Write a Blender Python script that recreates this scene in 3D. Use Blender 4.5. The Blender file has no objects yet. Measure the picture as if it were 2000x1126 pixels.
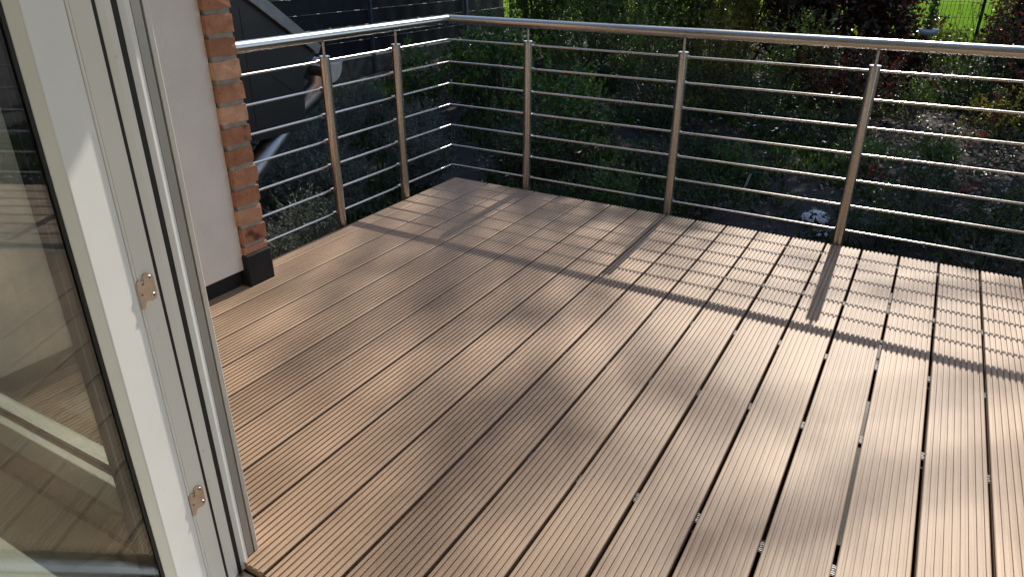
import bpy, bmesh, math, random
import numpy as np
from mathutils import Vector, Matrix

# ------------------------------------------------------------------ camera, sky, sun, exposure
scene = bpy.context.scene
COL = scene.collection
random.seed(7)
RNG = np.random.default_rng(11)

cam_data = bpy.data.cameras.new('camera')
cam = bpy.data.objects.new('camera', cam_data); COL.objects.link(cam)
cam.location = (1.8422, -3.3054, 1.2019)
cam.rotation_euler = (math.radians(64.3968), math.radians(-0.1716), math.radians(29.9074))
cam_data.sensor_width = 36.0
cam_data.lens = 24.962
cam_data.clip_start = 0.02
cam_data.clip_end = 800
scene.camera = cam

SUN_EL = math.radians(43.2)
SUN_AZ = math.radians(1.7)            # a little left of +Y
TO_SUN = Vector((-math.sin(SUN_AZ)*math.cos(SUN_EL), math.cos(SUN_AZ)*math.cos(SUN_EL), math.sin(SUN_EL)))
world = bpy.data.worlds.new('World'); scene.world = world; world.use_nodes = True
wn = world.node_tree; wn.nodes.clear()
wo = wn.nodes.new('ShaderNodeOutputWorld'); wb = wn.nodes.new('ShaderNodeBackground'); ws = wn.nodes.new('ShaderNodeTexSky')
ws.sky_type = 'NISHITA'; ws.sun_disc = False
ws.sun_elevation = SUN_EL; ws.sun_rotation = -SUN_AZ
ws.air_density = 1.0; ws.dust_density = 0.8; ws.ozone_density = 1.0
wb.inputs['Strength'].default_value = 0.14
wn.links.new(ws.outputs[0], wb.inputs[0]); wn.links.new(wb.outputs[0], wo.inputs[0])

sun_data = bpy.data.lights.new('sun', 'SUN'); sun_data.energy = 3.9; sun_data.angle = math.radians(0.53)
sun_data.color = (1.0, 0.95, 0.86)
sun = bpy.data.objects.new('sun', sun_data); COL.objects.link(sun)
sun.rotation_euler = TO_SUN.to_track_quat('Z', 'Y').to_euler(); sun.location = (0, 10, 12)

vs = scene.view_settings
vs.view_transform = 'Standard'; vs.look = 'None'; vs.exposure = 0.62; vs.gamma = 1.0; vs.use_curve_mapping = False

# ------------------------------------------------------------------ helpers
def link(o, parent=None):
    COL.objects.link(o)
    if parent is not None: o.parent = parent
    return o
def tag(o, label=None, cat=None, group=None, kind=None):
    if label: o['label'] = label
    if cat: o['category'] = cat
    if group: o['group'] = group
    if kind: o['kind'] = kind
    return o
def empty(name, loc=(0, 0, 0)):
    o = bpy.data.objects.new(name, None); o.empty_display_size = .1; o.location = loc
    return link(o)
def np_mesh(name, V, F, mat=None, smooth=False):
    """V (n,3); F (m,k) all faces with the same number of corners."""
    V = np.asarray(V, np.float32); F = np.asarray(F, np.int32)
    me = bpy.data.meshes.new(name)
    me.vertices.add(len(V)); me.vertices.foreach_set('co', V.ravel())
    k = F.shape[1]
    me.loops.add(F.size); me.loops.foreach_set('vertex_index', F.ravel())
    me.polygons.add(len(F)); me.polygons.foreach_set('loop_start', np.arange(0, F.size, k, dtype=np.int32))
    if smooth: me.polygons.foreach_set('use_smooth', np.ones(len(F), bool))
    me.update(calc_edges=True)
    if mat: me.materials.append(mat)
    return me
class MB:
    """collects shapes into one mesh"""
    def __init__(s): s.v = []; s.f = []; s.sm = []
    def add(s, v, f, smooth=False):
        b = len(s.v); s.v += [tuple(p) for p in v]; s.f += [tuple(i+b for i in q) for q in f]; s.sm += [smooth]*len(f)
        return s
    def box(s, x0, x1, y0, y1, z0, z1):
        v = [(x, y, z) for z in (z0, z1) for y in (y0, y1) for x in (x0, x1)]
        return s.add(v, [(0,2,3,1),(4,5,7,6),(0,1,5,4),(2,6,7,3),(0,4,6,2),(1,3,7,5)])
    def prism(s, poly, axis, a, b, smooth=False):
        """extrude polygon: axis 'z' poly=(x,y); 'x' poly=(y,z); 'y' poly=(x,z)"""
        def P(p, t):
            return {'z': (p[0], p[1], t), 'x': (t, p[0], p[1]), 'y': (p[0], t, p[1])}[axis]
        n = len(poly)
        v = [P(p, a) for p in poly] + [P(p, b) for p in poly]
        f = [(i, (i+1) % n, n+(i+1) % n, n+i) for i in range(n)]
        s.add(v, f, smooth)
        s.add(v, [tuple(range(n-1, -1, -1)), tuple(range(n, 2*n))])
        return s
    def tube(s, path, r, n=12, caps=True):
        path = [Vector(p) for p in path]
        rs = r if isinstance(r, (list, tuple)) else [r]*len(path)
        rings = []
        d0 = (path[1]-path[0]).normalized()
        up = Vector((0, 0, 1)) if abs(d0.z) < .9 else Vector((1, 0, 0))
        for i, p in enumerate(path):
            if i == 0: d = path[1]-path[0]; k = 1
            elif i == len(path)-1: d = path[-1]-path[-2]; k = 1
            else:
                a = (path[i]-path[i-1]).normalized(); b = (path[i+1]-path[i]).normalized(); d = a+b
                k = 1/max(.3, math.cos(a.angle(b)/2)) if a.angle(b) > .2 else 1
            d = d.normalized(); s1 = d.cross(up).normalized(); s2 = s1.cross(d).normalized()
            ring = []
            for j in range(n):
                t = 2*math.pi*j/n
                ring.append(p + s1*math.cos(t)*rs[i]*(k if abs(d.z) < .5 else 1) + s2*math.sin(t)*rs[i])
            rings.append(ring)
        v = [q for r_ in rings for q in r_]
        f = [(i*n+j, i*n+(j+1) % n, (i+1)*n+(j+1) % n, (i+1)*n+j) for i in range(len(path)-1) for j in range(n)]
        s.add(v, f, True)
        if caps: s.add(v, [tuple(range(n-1, -1, -1)), tuple((len(path)-1)*n+j for j in range(n))])
        return s
    def mesh(s, name, mat):
        me = bpy.data.meshes.new(name); me.from_pydata(s.v, [], s.f); me.update()
        bm = bmesh.new(); bm.from_mesh(me); bmesh.ops.recalc_face_normals(bm, faces=bm.faces); bm.to_mesh(me); bm.free()
        me.polygons.foreach_set('use_smooth', s.sm); me.update()
        if mat: me.materials.append(mat)
        return me
    def obj(s, name, mat, parent=None, bevel=0, seg=2):
        o = bpy.data.objects.new(name, s.mesh(name, mat)); link(o, parent)
        if bevel:
            m = o.modifiers.new('bevel', 'BEVEL'); m.width = bevel; m.segments = seg; m.limit_method = 'ANGLE'; m.angle_limit = math.radians(40)
        return o

# ------------------------------------------------------------------ materials
def mat(name):
    m = bpy.data.materials.new(name); m.use_nodes = True
    nt = m.node_tree
    return m, nt, nt.nodes['Principled BSDF'], nt.nodes['Material Output']
def N(nt, t, **kw):
    n = nt.nodes.new(t)
    for k, v in kw.items():
        if k.startswith('_'): setattr(n, k[1:], v)
        else: n.inputs[k].default_value = v
    return n
def ramp(nt, fac, stops):
    r = nt.nodes.new('ShaderNodeValToRGB')
    e = r.color_ramp.elements
    while len(e) < len(stops): e.new(.5)
    for q, (p, c) in zip(e, stops): q.position = p; q.color = (*c, 1)
    nt.links.new(fac, r.inputs[0]); return r
def coords(nt, scale=(1, 1, 1), space='Object'):
    tc = nt.nodes.new('ShaderNodeTexCoord'); mp = nt.nodes.new('ShaderNodeMapping'); mp.inputs['Scale'].default_value = scale
    nt.links.new(tc.outputs[space], mp.inputs[0]); return mp.outputs[0]
def noise(nt, vec, scale, detail=4, rough=.55):
    n = nt.nodes.new('ShaderNodeTexNoise'); n.inputs['Scale'].default_value = scale; n.inputs['Detail'].default_value = detail; n.inputs['Roughness'].default_value = rough
    nt.links.new(vec, n.inputs['Vector']); return n.outputs[0]
def bump(nt, h, bs, strength=.3, dist=.002):
    b = nt.nodes.new('ShaderNodeBump'); b.inputs['Strength'].default_value = strength; b.inputs['Distance'].default_value = dist
    nt.links.new(h, b.inputs['Height']); nt.links.new(b.outputs[0], bs.inputs['Normal'])
def mixc(nt, fac, a, b, mode='MIX'):
    m = nt.nodes.new('ShaderNodeMix'); m.data_type = 'RGBA'; m.blend_type = mode
    for i, x in ((0, fac), (6, a), (7, b)):
        if hasattr(x, 'is_output') or isinstance(x, bpy.types.NodeSocket): nt.links.new(x, m.inputs[i])
        else: m.inputs[i].default_value = x if not isinstance(x, tuple) else (*x, 1)
    return m.outputs[2]
def simple(name, col, rough=.5, metal=0, nscale=None, nstr=.15, bscale=None, bstr=.15, bdist=.001, spec=None):
    m, nt, bs, out = mat(name)
    bs.inputs['Roughness'].default_value = rough; bs.inputs['Metallic'].default_value = metal
    if spec is not None: bs.inputs['Specular IOR Level'].default_value = spec
    if nscale:
        v = coords(nt); f = noise(nt, v, nscale, 6)
        c0 = tuple(c*(1-nstr*1.6) for c in col); c1 = tuple(min(1, c*(1+nstr)) for c in col)
        r = ramp(nt, f, [(.3, c0), (.7, c1)]); nt.links.new(r.outputs[0], bs.inputs['Base Color'])
    else: bs.inputs['Base Color'].default_value = (*col, 1)
    if bscale:
        v = coords(nt); bump(nt, noise(nt, v, bscale, 5), bs, bstr, bdist)
    return m

def add_specks(m, scale, lo, hi, col, k):
    nt = m.node_tree; bs = nt.nodes['Principled BSDF']; src = bs.inputs['Base Color'].links[0].from_socket
    r = ramp(nt, noise(nt, coords(nt), scale, 5, .7), [(lo, col), (hi, (1, 1, 1))]).outputs[0]
    nt.links.new(mixc(nt, k, src, r, 'MULTIPLY'), bs.inputs['Base Color'])
def make_deck_mat():
    m, nt, bs, out = mat('wood_plastic_composite')
    oi = nt.nodes.new('ShaderNodeObjectInfo')
    tc = nt.nodes.new('ShaderNodeTexCoord')
    add = N(nt, 'ShaderNodeVectorMath', _operation='MULTIPLY_ADD'); add.inputs[1].default_value = (1, 1, 1)
    comb = nt.nodes.new('ShaderNodeCombineXYZ'); mul = N(nt, 'ShaderNodeMath', _operation='MULTIPLY'); mul.inputs[1].default_value = 37.0
    nt.links.new(oi.outputs['Random'], mul.inputs[0])
    for i in range(3): nt.links.new(mul.outputs[0], comb.inputs[i])
    nt.links.new(tc.outputs['Object'], add.inputs[0]); nt.links.new(comb.outputs[0], add.inputs[2])
    mp = nt.nodes.new('ShaderNodeMapping'); mp.inputs['Scale'].default_value = (60, 2.2, 60); nt.links.new(add.outputs[0], mp.inputs[0])
    streak = noise(nt, mp.outputs[0], 2.0, 5, .6)
    fine = noise(nt, add.outputs[0], 420, 3, .7)
    blot = noise(nt, add.outputs[0], 2.6, 4, .5)
    base = ramp(nt, streak, [(.22, (.296, .193, .119)), (.78, (.432, .302, .198))]).outputs[0]
    sp = ramp(nt, fine, [(.35, (.80, .78, .76)), (.65, (1.12, 1.12, 1.12))]).outputs[0]
    base = mixc(nt, .55, base, sp, 'MULTIPLY')
    bl = ramp(nt, blot, [(.3, (.80, .78, .76)), (.5, (1, 1, 1)), (.72, (1.12, 1.13, 1.15))]).outputs[0]
    base = mixc(nt, .8, base, bl, 'MULTIPLY')
    pr = ramp(nt, oi.outputs['Random'], [(0, (.86, .84, .82)), (.5, (1, .985, .97)), (1, (1.10, 1.10, 1.09))]).outputs[0]
    base = mixc(nt, 1.0, base, pr, 'MULTIPLY')
    spk = ramp(nt, noise(nt, add.outputs[0], 34, 8, .75), [(.28, (.45, .40, .36)), (.36, (1, 1, 1))]).outputs[0]
    base = mixc(nt, .55, base, spk, 'MULTIPLY')
    nt.links.new(base, bs.inputs['Base Color'])
    bs.inputs['Roughness'].default_value = .55
    bump(nt, fine, bs, .12, .0006)
    return m
M = {}
M['deck'] = make_deck_mat()
def make_steel(name, col, rough, sc=(400, 400, 400)):
    m, nt, bs, out = mat(name)
    bs.inputs['Metallic'].default_value = 1; bs.inputs['Base Color'].default_value = (*col, 1)
    v = coords(nt, sc); f = noise(nt, v, 1, 3)
    r = N(nt, 'ShaderNodeMapRange'); r.inputs[1].default_value = .3; r.inputs[2].default_value = .7; r.inputs[3].default_value = rough*.75; r.inputs[4].default_value = rough*1.3
    nt.links.new(f, r.inputs[0]); nt.links.new(r.outputs[0], bs.inputs['Roughness'])
    bump(nt, f, bs, .06, .0003)
    return m
M['steel'] = make_steel('brushed_stainless_steel', (.50, .48, .45), .25)
M['clip'] = make_steel('clip_steel', (.10, .10, .10), .5)
M['zinc'] = make_steel('weathered_zinc', (.42, .44, .47), .38, (30, 30, 30))
M['zinc_trim'] = simple('zinc_trim', (.21, .22, .235), .45, .7, 14, .12)
M['galv'] = make_steel('galvanised_post', (.13, .16, .21), .5, (40, 40, 40))
M['frame'] = simple('white_frame_plastic', (.80, .765, .69), .38, 0, 3.0, .03, 900, .04, .0004)
M['sash'] = simple('white_sash_plastic', (.80, .785, .745), .36, 0, 3.5, .035, 900, .05, .0004)
M['bead'] = simple('glazing_bead_plastic', (.82, .79, .69), .4, 0, 5, .03)
add_specks(M['frame'], 26, .27, .34, (.55, .5, .42), .6); add_specks(M['sash'], 30, .26, .33, (.5, .47, .42), .6)
M['guide'] = simple('grey_aluminium_guide', (.42, .40, .365), .42, .35, 8, .06)
M['guide_light'] = simple('pale_aluminium_edge', (.70, .665, .61), .4, .3, 8, .05)
M['rubber'] = simple('black_rubber', (.012, .011, .010), .6)
M['spacer'] = simple('black_spacer', (.01, .01, .011), .5)
M['chromate'] = simple('yellow_zinc_plated', (.70, .54, .40), .36, .5, 40, .10)
M['screw'] = make_steel('screw_steel', (.62, .62, .60), .3)
M['render'] = simple('white_render', (.78, .71, .64), .85, 0, 6, .04, 160, .55, .0025)
M['bitumen'] = simple('black_bitumen', (.008, .0075, .0075), .75, 0, 20, .3, 90, .5, .004)
M['mortar'] = simple('grey_mortar', (.38, .34, .275), .95, 0, 30, .15, 220, .8, .004)
M['black_panel'] = simple('anthracite_cladding', (.012, .0135, .0165), .45, 0, 1.6, .25, 5, .15, .004)
M['dark_wood'] = simple('dark_joist', (.03, .026, .022), .8, 0, 20, .2)
M['tile'] = None
M['plaster'] = simple('interior_plaster', (.86, .84, .78), .9, 0, 2, .03, 200, .15, .001)
M['ceiling'] = simple('ceiling_paint', (.78, .77, .74), .9)
M['concrete'] = simple('concrete', (.15, .135, .105), .95, 0, 9, .35, 60, .7, .006)
M['screen'] = simple('navy_screen_strip', (.0045, .0075, .0135), .6, 0, 5, .35, 260, .3, .0012)
M['wire_dark'] = simple('dark_green_wire', (.02, .03, .024), .4, .2)
M['wire_steel'] = simple('coated_wire', (.05, .055, .065), .35, .3)
M['alu'] = make_steel('threshold_aluminium', (.72, .72, .71), .34, (200, 20, 200))

def make_brick(name, c0, c1, dark):
    m, nt, bs, out = mat(name)
    oi = nt.nodes.new('ShaderNodeObjectInfo'); tc = nt.nodes.new('ShaderNodeTexCoord')
    comb = nt.nodes.new('ShaderNodeCombineXYZ'); mul = N(nt, 'ShaderNodeMath', _operation='MULTIPLY'); mul.inputs[1].default_value = 91.0
    nt.links.new(oi.outputs['Random'], mul.inputs[0])
    for i in range(3): nt.links.new(mul.outputs[0], comb.inputs[i])
    add = N(nt, 'ShaderNodeVectorMath', _operation='ADD'); nt.links.new(tc.outputs['Object'], add.inputs[0]); nt.links.new(comb.outputs[0], add.inputs[1])
    a = noise(nt, add.outputs[0], 22, 6, .65); b = noise(nt, add.outputs[0], 9, 3, .5); sp = noise(nt, add.outputs[0], 120, 2, .5)
    base = ramp(nt, a, [(.3, c0), (.7, c1)]).outputs[0]
    hue = ramp(nt, oi.outputs['Random'], [(0, (.78, .70, .62)), (.35, (1.05, 1.0, .95)), (.7, (.95, .82, .74)), (1, (1.2, 1.15, 1.12))]).outputs[0]
    base = mixc(nt, 1.0, base, hue, 'MULTIPLY')
    dk = ramp(nt, b, [(.52, (1, 1, 1)), (.60+(.25 if not dark else 0), (.18, .15, .14))]).outputs[0]
    base = mixc(nt, .9 if dark else .35, base, dk, 'MULTIPLY')
    spk = ramp(nt, sp, [(.28, (.25, .2, .2)), (.36, (1, 1, 1))]).outputs[0]
    base = mixc(nt, .7, base, spk, 'MULTIPLY')
    nt.links.new(base, bs.inputs['Base Color']); bs.inputs['Roughness'].default_value = .9
    bump(nt, a, bs, .7, .006)
    return m
M['brick'] = make_brick('orange_red_brick', (.35, .160, .088), (.50, .255, .150), False)
M['brick_pale'] = make_brick('pale_orange_brick', (.48, .25, .14), (.64, .40, .27), False)
M['brick_dark'] = make_brick('burnt_brick', (.34, .14, .08), (.46, .22, .13), True)

def make_tile():
    m, nt, bs, out = mat('pale_floor_tile')
    v = coords(nt); f = noise(nt, v, 5, 6)
    r = ramp(nt, f, [(.3, (.66, .65, .58)), (.7, (.74, .73, .66))]); nt.links.new(r.outputs[0], bs.inputs['Base Color'])
    bs.inputs['Roughness'].default_value = .3
    return m
M['tile'] = make_tile()

def make_glass(f0=.115, tint=(.925, .937, .922)):
    m, nt, bs, out = mat('clear_glass'); nt.nodes.remove(bs)
    g = nt.nodes.new('ShaderNodeNewGeometry'); d = N(nt, 'ShaderNodeVectorMath', _operation='DOT_PRODUCT')
    nt.links.new(g.outputs['Normal'], d.inputs[0]); nt.links.new(g.outputs['Incoming'], d.inputs[1])
    ab = N(nt, 'ShaderNodeMath', _operation='ABSOLUTE'); nt.links.new(d.outputs['Value'], ab.inputs[0])
    om = N(nt, 'ShaderNodeMath', _operation='SUBTRACT'); om.inputs[0].default_value = 1; nt.links.new(ab.outputs[0], om.inputs[1])
    pw = N(nt, 'ShaderNodeMath', _operation='POWER'); pw.inputs[1].default_value = 5; nt.links.new(om.outputs[0], pw.inputs[0])
    ma = N(nt, 'ShaderNodeMath', _operation='MULTIPLY_ADD'); ma.inputs[1].default_value = 1-f0; ma.inputs[2].default_value = f0; nt.links.new(pw.outputs[0], ma.inputs[0])
    t = nt.nodes.new('ShaderNodeBsdfTransparent'); t.inputs[0].default_value = (*tint, 1)
    gl = nt.nodes.new('ShaderNodeBsdfGlossy'); gl.inputs['Roughness'].default_value = 0.0; gl.inputs[0].default_value = (.97, 1, .97, 1)
    mx = nt.nodes.new('ShaderNodeMixShader'); nt.links.new(ma.outputs[0], mx.inputs[0]); nt.links.new(t.outputs[0], mx.inputs[1]); nt.links.new(gl.outputs[0], mx.inputs[2])
    nt.links.new(mx.outputs[0], out.inputs['Surface'])
    return m
M['glass'] = make_glass()

def leaf_mat(name, stops, rough=.38, trans=.35, tcol=None, spec=.5):
    m, nt, bs, out = mat(name)
    g = nt.nodes.new('ShaderNodeNewGeometry')
    r = ramp(nt, g.outputs['Random Per Island'], stops)
    nt.links.new(r.outputs[0], bs.inputs['Base Color']); bs.inputs['Roughness'].default_value = rough
    bs.inputs['Specular IOR Level'].default_value = spec
    t = nt.nodes.new('ShaderNodeBsdfTranslucent')
    tc = mixc(nt, 1.0, r.outputs[0], tcol or (1.5, 1.7, .7), 'MULTIPLY'); nt.links.new(tc, t.inputs[0])
    mx = nt.nodes.new('ShaderNodeMixShader'); mx.inputs[0].default_value = trans
    nt.links.new(bs.outputs[0], mx.inputs[1]); nt.links.new(t.outputs[0], mx.inputs[2]); nt.links.new(mx.outputs[0], out.inputs['Surface'])
    return m
M['leaf_privet'] = leaf_mat('privet_leaf', [(0, (.028, .050, .012)), (.6, (.065, .105, .020)), (1, (.13, .17, .035))])
M['leaf_gold'] = leaf_mat('golden_leaf', [(0, (.055, .065, .012)), (.6, (.13, .13, .022)), (.93, (.20, .15, .03)), (1, (.34, .14, .02))])
M['leaf_photinia'] = leaf_mat('photinia_leaf', [(0, (.016, .024, .012)), (.45, (.032, .034, .016)), (.7, (.065, .028, .020)), (1, (.20, .026, .020))], .22, .25, (1.6, 1.1, .6), .6)
M['leaf_fresh'] = leaf_mat('fresh_green_leaf', [(0, (.030, .062, .012)), (.6, (.055, .11, .020)), (1, (.12, .19, .05))], .35)
M['leaf_grey'] = leaf_mat('silvery_leaf', [(0, (.045, .056, .048)), (.6, (.095, .115, .10)), (.93, (.16, .18, .16)), (1, (.30, .32, .28))], .65, .15, (1.1, 1.2, .9), .3)
M['leaf_dark'] = leaf_mat('deep_green_leaf', [(0, (.012, .026, .008)), (.7, (.028, .054, .013)), (1, (.08, .12, .03))], .4)
M['leaf_red'] = leaf_mat('red_leaf', [(0, (.20, .02, .014)), (1, (.42, .05, .03))], .4, .4, (1.5, .9, .7))
M['leaf_tree'] = leaf_mat('tree_leaf', [(0, (.035, .060, .014)), (1, (.08, .12, .03))], .45, .3)
M['petal'] = simple('white_petal', (.80, .80, .84), .6)
M['bark'] = simple('grey_brown_bark', (.085, .065, .048), .9, 0, 14, .35, 30, .7, .01)
M['twig'] = simple('dry_twig', (.16, .125, .09), .85, 0, 20, .3)
M['grass'] = leaf_mat('lawn_grass', [(0, (.075, .14, .016)), (.6, (.13, .22, .028)), (1, (.22, .30, .06))], .5, .45)
M['chip'] = leaf_mat('bark_chip', [(0, (.014, .011, .009)), (.65, (.035, .027, .022)), (.95, (.06, .048, .04)), (1, (.20, .17, .15))], .6, 0.0)

# ------------------------------------------------------------------ ground
def gz(x, y):
    x = np.asarray(x, float); y = np.asarray(y, float)
    return (-.56 + .03*np.sin(x*1.7+.4)*np.cos(y*1.3) + .02*np.sin(x*4.1+y*3.3)
            + .10*np.clip((-x-4.0)/1.6, 0, 1) + .06*np.clip((y-5)/4, 0, 1))
def make_ground():
    xs = np.concatenate([[-250, -80, -30, -14, -9], np.linspace(-7, 7, 71), [9, 14, 30, 80, 250]])
    ys = np.concatenate([[-250, -80, -30, -12], np.linspace(-8, 12, 101), [14, 18, 24, 34, 60, 120, 300]])
    X, Y = np.meshgrid(xs, ys); near = (np.abs(X) < 8) & (Y > -9) & (Y < 13)
    Z = np.where(near, gz(X, Y), np.where(Y >= 13, -.5, -.56))
    V = np.stack([X, Y, Z], -1).reshape(-1, 3); nx = len(xs)
    F = [(j*nx+i, j*nx+i+1, (j+1)*nx+i+1, (j+1)*nx+i) for j in range(len(ys)-1) for i in range(nx-1)]
    m, nt, bs, out = mat('garden_soil')
    v = coords(nt); a = noise(nt, v, 7, 8, .65); b = noise(nt, v, 60, 4, .6)
    r = ramp(nt, a, [(.3, (.008, .0065, .0055)), (.55, (.016, .0125, .0105)), (.75, (.028, .022, .017))])
    nt.links.new(r.outputs[0], bs.inputs['Base Color']); bs.inputs['Roughness'].default_value = .95
    bump(nt, b, bs, .9, .02)
    o = bpy.data.objects.new('ground', np_mesh('ground', V, F, m, True)); link(o)
    tag(o, 'dark brown garden soil below the deck and under the plants', None, None, 'structure')
    # lawn sheet beyond the wire fence
    m2, nt, bs, out = mat('lawn_turf')
    v = coords(nt); a = noise(nt, v, 3, 8, .65)
    r = ramp(nt, a, [(.3, (.095, .165, .020)), (.7, (.15, .23, .032))]); nt.links.new(r.outputs[0], bs.inputs['Base Color']); bs.inputs['Roughness'].default_value = 1; bs.inputs['Specular IOR Level'].default_value = 0
    xs = np.linspace(-24, 28, 65); ys = np.linspace(14.2, 60, 60); X, Y = np.meshgrid(xs, ys); Z = np.where(Y < 13, np.maximum(gz(X, Y), -.52), -.5)+.03 + .01*np.sin(X*2+Y)
    V = np.stack([X, Y, Z], -1).reshape(-1, 3); nx = len(xs)
    F = [(j*nx+i, j*nx+i+1, (j+1)*nx+i+1, (j+1)*nx+i) for j in range(len(ys)-1) for i in range(nx-1)]
    o = bpy.data.objects.new('lawn', np_mesh('lawn', V, F, m2, True)); link(o)
    tag(o, 'sunlit green lawn beyond the wire fence', None, None, 'structure')
make_ground()

# ------------------------------------------------------------------ deck: planks, clips, joists
PITCH, X0 = .15, -.3621            # first full gap
DECK_R = 4.0
def plank_mesh(w, y0, y1, ng=8):
    z0, z1 = -.025, 0.0
    pts = [(-w/2, z0), (-w/2, -.0125), (-w/2+.004, -.0115), (-w/2+.004, -.0085), (-w/2, -.0075), (-w/2, -.0030), (-w/2+.0008, -.0012), (-w/2+.0026, -.0002)]
    p = w/(ng+.62); g = .0058
    for k in range(ng):
        c = -w/2 + p*(k+.81)
        pts += [(c-g/2-.0007, z1), (c-g/2-.0001, z1-.0005), (c-g/2+.0002, z1-.0045), (c+g/2-.0002, z1-.0045), (c+g/2+.0001, z1-.0005), (c+g/2+.0007, z1)]
    pts += [(w/2-.0026, -.0002), (w/2-.0008, -.0012), (w/2, -.0030), (w/2, -.0075), (w/2-.004, -.0085), (w/2-.004, -.0115), (w/2, -.0125), (w/2, z0)]
    mb = MB(); mb.prism(pts, 'y', y0, y1); return mb.mesh('plank', M['deck'])
deck = empty('terrace_deck', (0, 0, 0))
tag(deck, 'brown grooved composite plank deck of the terrace', None, None, 'structure')
full = plank_mesh(.1412, -2.612, 0)
nplank = int((DECK_R-X0)/PITCH)
for k in range(nplank):
    o = bpy.data.objects.new('plank', full); link(o, deck)
    o.location = (X0 + PITCH*(k+.5) + random.uniform(-.0006, .0006), random.uniform(-.003, .002), random.uniform(-.0006, .0006))
narrow = bpy.data.objects.new('plank', plank_mesh(.0725, -1.50, 0, 4)); link(narrow, deck); narrow.location = (X0-.0388, 0, 0)
inner = bpy.data.objects.new('plank', plank_mesh(.030, -2.60, -1.64, 2)); link(inner, deck); inner.location = (X0-.0175, 0, -.001)
JOISTS = [-.12, -.575, -1.025, -1.457, -1.981, -2.46]
for y in JOISTS:
    MB().box(X0-.06, DECK_R, y-.03, y+.03, -.085, -.0262).obj('joist', M['dark_wood'], deck)
cm = MB()
cm.box(-.0046, .0046, -.015, .015, -.0255, -.0150)
for a_ in (-.0145, -.0085, .0050, .0110): cm.box(-.0048, .0048, a_, a_+.0030, -.0124, -.0105)
cm.tube([(0, 0, -.02), (0, 0, -.0110)], .0028, 10)
clip_me = cm.mesh('clip', M['clip'])
for k in range(nplank):
    for y in JOISTS[:-1]:
        if k < 1 and y < -1.4: continue
        o = bpy.data.objects.new('clip', clip_me); link(o, deck); o.location = (X0+PITCH*k, y+.01*math.sin(k*2.1), 0)
MB().box(X0-.05, DECK_R, -2.60, -.035, -.115, -.0865).obj('gap_shade_sheet', M['rubber'], deck)  # added black sheet below the joists, stands in for shade in the plank gaps
# grey foam strip that shows in one wider gap
MB().box(X0+PITCH*15-.0049, X0+PITCH*15+.0049, -1.90, -1.50, -.02, -.0095).obj('foam_strip', simple('grey_foam', (.10, .095, .085), .8, 0, 200, .3), deck)
for x in np.arange(-.2, 4, .9):
    for y in (-.3, -1.3, -2.3):
        MB().box(x-.05, x+.05, y-.05, y+.05, -.8, -.116).obj('deck_foot', M['concrete'], deck)

# ------------------------------------------------------------------ railing
rail = empty('balcony_railing', (-.47, .03, 0)); RO = Vector((-.47, .03, 0))
tag(rail, 'brushed stainless steel railing with round posts and seven thin rods around the deck', 'railing')
def child(mb, name, m, parent, origin, **kw):
    o = mb.obj(name, m, parent, **kw); o.matrix_parent_inverse = Matrix.Translation(-Vector(origin)); return o
XP, YP, XR, YR, ZH, ZC = -.470, .030, -.5006, .0646, .857, .775
def mitred(mb, x, y, z, r, y_end, x_end, n):
    """two straight tubes that meet in a mitre at (x, y, z)"""
    t = [2*math.pi*j/n for j in range(n)]
    a = [(x+r*math.cos(q), y_end, z+r*math.sin(q)) for q in t] + [(x+r*math.cos(q), y-r*math.cos(q), z+r*math.sin(q)) for q in t]
    b = [(x-r*math.cos(q), y+r*math.cos(q), z+r*math.sin(q)) for q in t] + [(x_end, y+r*math.cos(q), z+r*math.sin(q)) for q in t]
    f = [(j, (j+1) % n, n+(j+1) % n, n+j) for j in range(n)]
    mb.add(a, f, True); mb.add(b, f, True)
    mb.add(a, [tuple(range(n))]); mb.add(b, [tuple(range(n, 2*n))])
    return mb
hr = mitred(MB(), XP, YP, ZH, .0226, -1.508, DECK_R+.3, 40)
child(hr, 'handrail', M['steel'], rail, RO)
for j in range(7):
    z = .0515 + .11625*j
    child(mitred(MB(), XR, YR, z, .0056, -1.508, DECK_R+.3, 14), 'rod', M['steel'], rail, RO)
post_xy = [(.0198, YP, 'f'), (.8308, YP, 'f'), (1.6309, YP, 'f'), (2.441, YP, 'f'), (3.252, YP, 'f'), (XP, -.9201, 'l'), (XP, -.4238, 'l')]
pm = MB().tube([(0, 0, -.30), (0, 0, ZC-.004)], .0224, 40).mesh('post', M['steel'])
capm = MB().tube([(0, 0, ZC-.004), (0, 0, ZC-.0035), (0, 0, ZC), (0, 0, ZC+.001)], [.0224, .0231, .0231, .0215], 40).mesh('post_cap', M['steel'])
stm = MB().tube([(0, 0, ZC), (0, 0, ZH-.018)], .0062, 16).mesh('stem', M['steel'])
stc = MB().tube([(0, 0, ZH-.0245), (0, 0, ZH-.0195)], [.0068, .0115], 16).mesh('saddle', M['steel'])
hold = MB().tube([(0, .018, 0), (0, .0400, 0)], .0072, 12).tube([(-.019, .0346, 0), (.019, .0346, 0)], .0098, 16).mesh('rod_holder', M['steel'])
brk = MB().box(-.03, .03, -.028, -.0215, -.28, -.10).box(-.02, .02, -.075, -.0285, -.20, -.14).mesh('bracket', M['steel'])
for x, y, side in post_xy:
    p = bpy.data.objects.new('post', pm); link(p, rail); p.location = (x-XP, y-YP, 0)
    if side == 'l': p.rotation_euler.z = math.radians(90)
    for nm, me in (('post_cap', capm), ('stem', stm), ('saddle', stc), ('bracket', brk)): link(bpy.data.objects.new(nm, me), p)
    for j in range(7):
        h = bpy.data.objects.new('rod_holder', hold); link(h, p); h.location = (0, 0, .0515+.11625*j)

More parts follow.
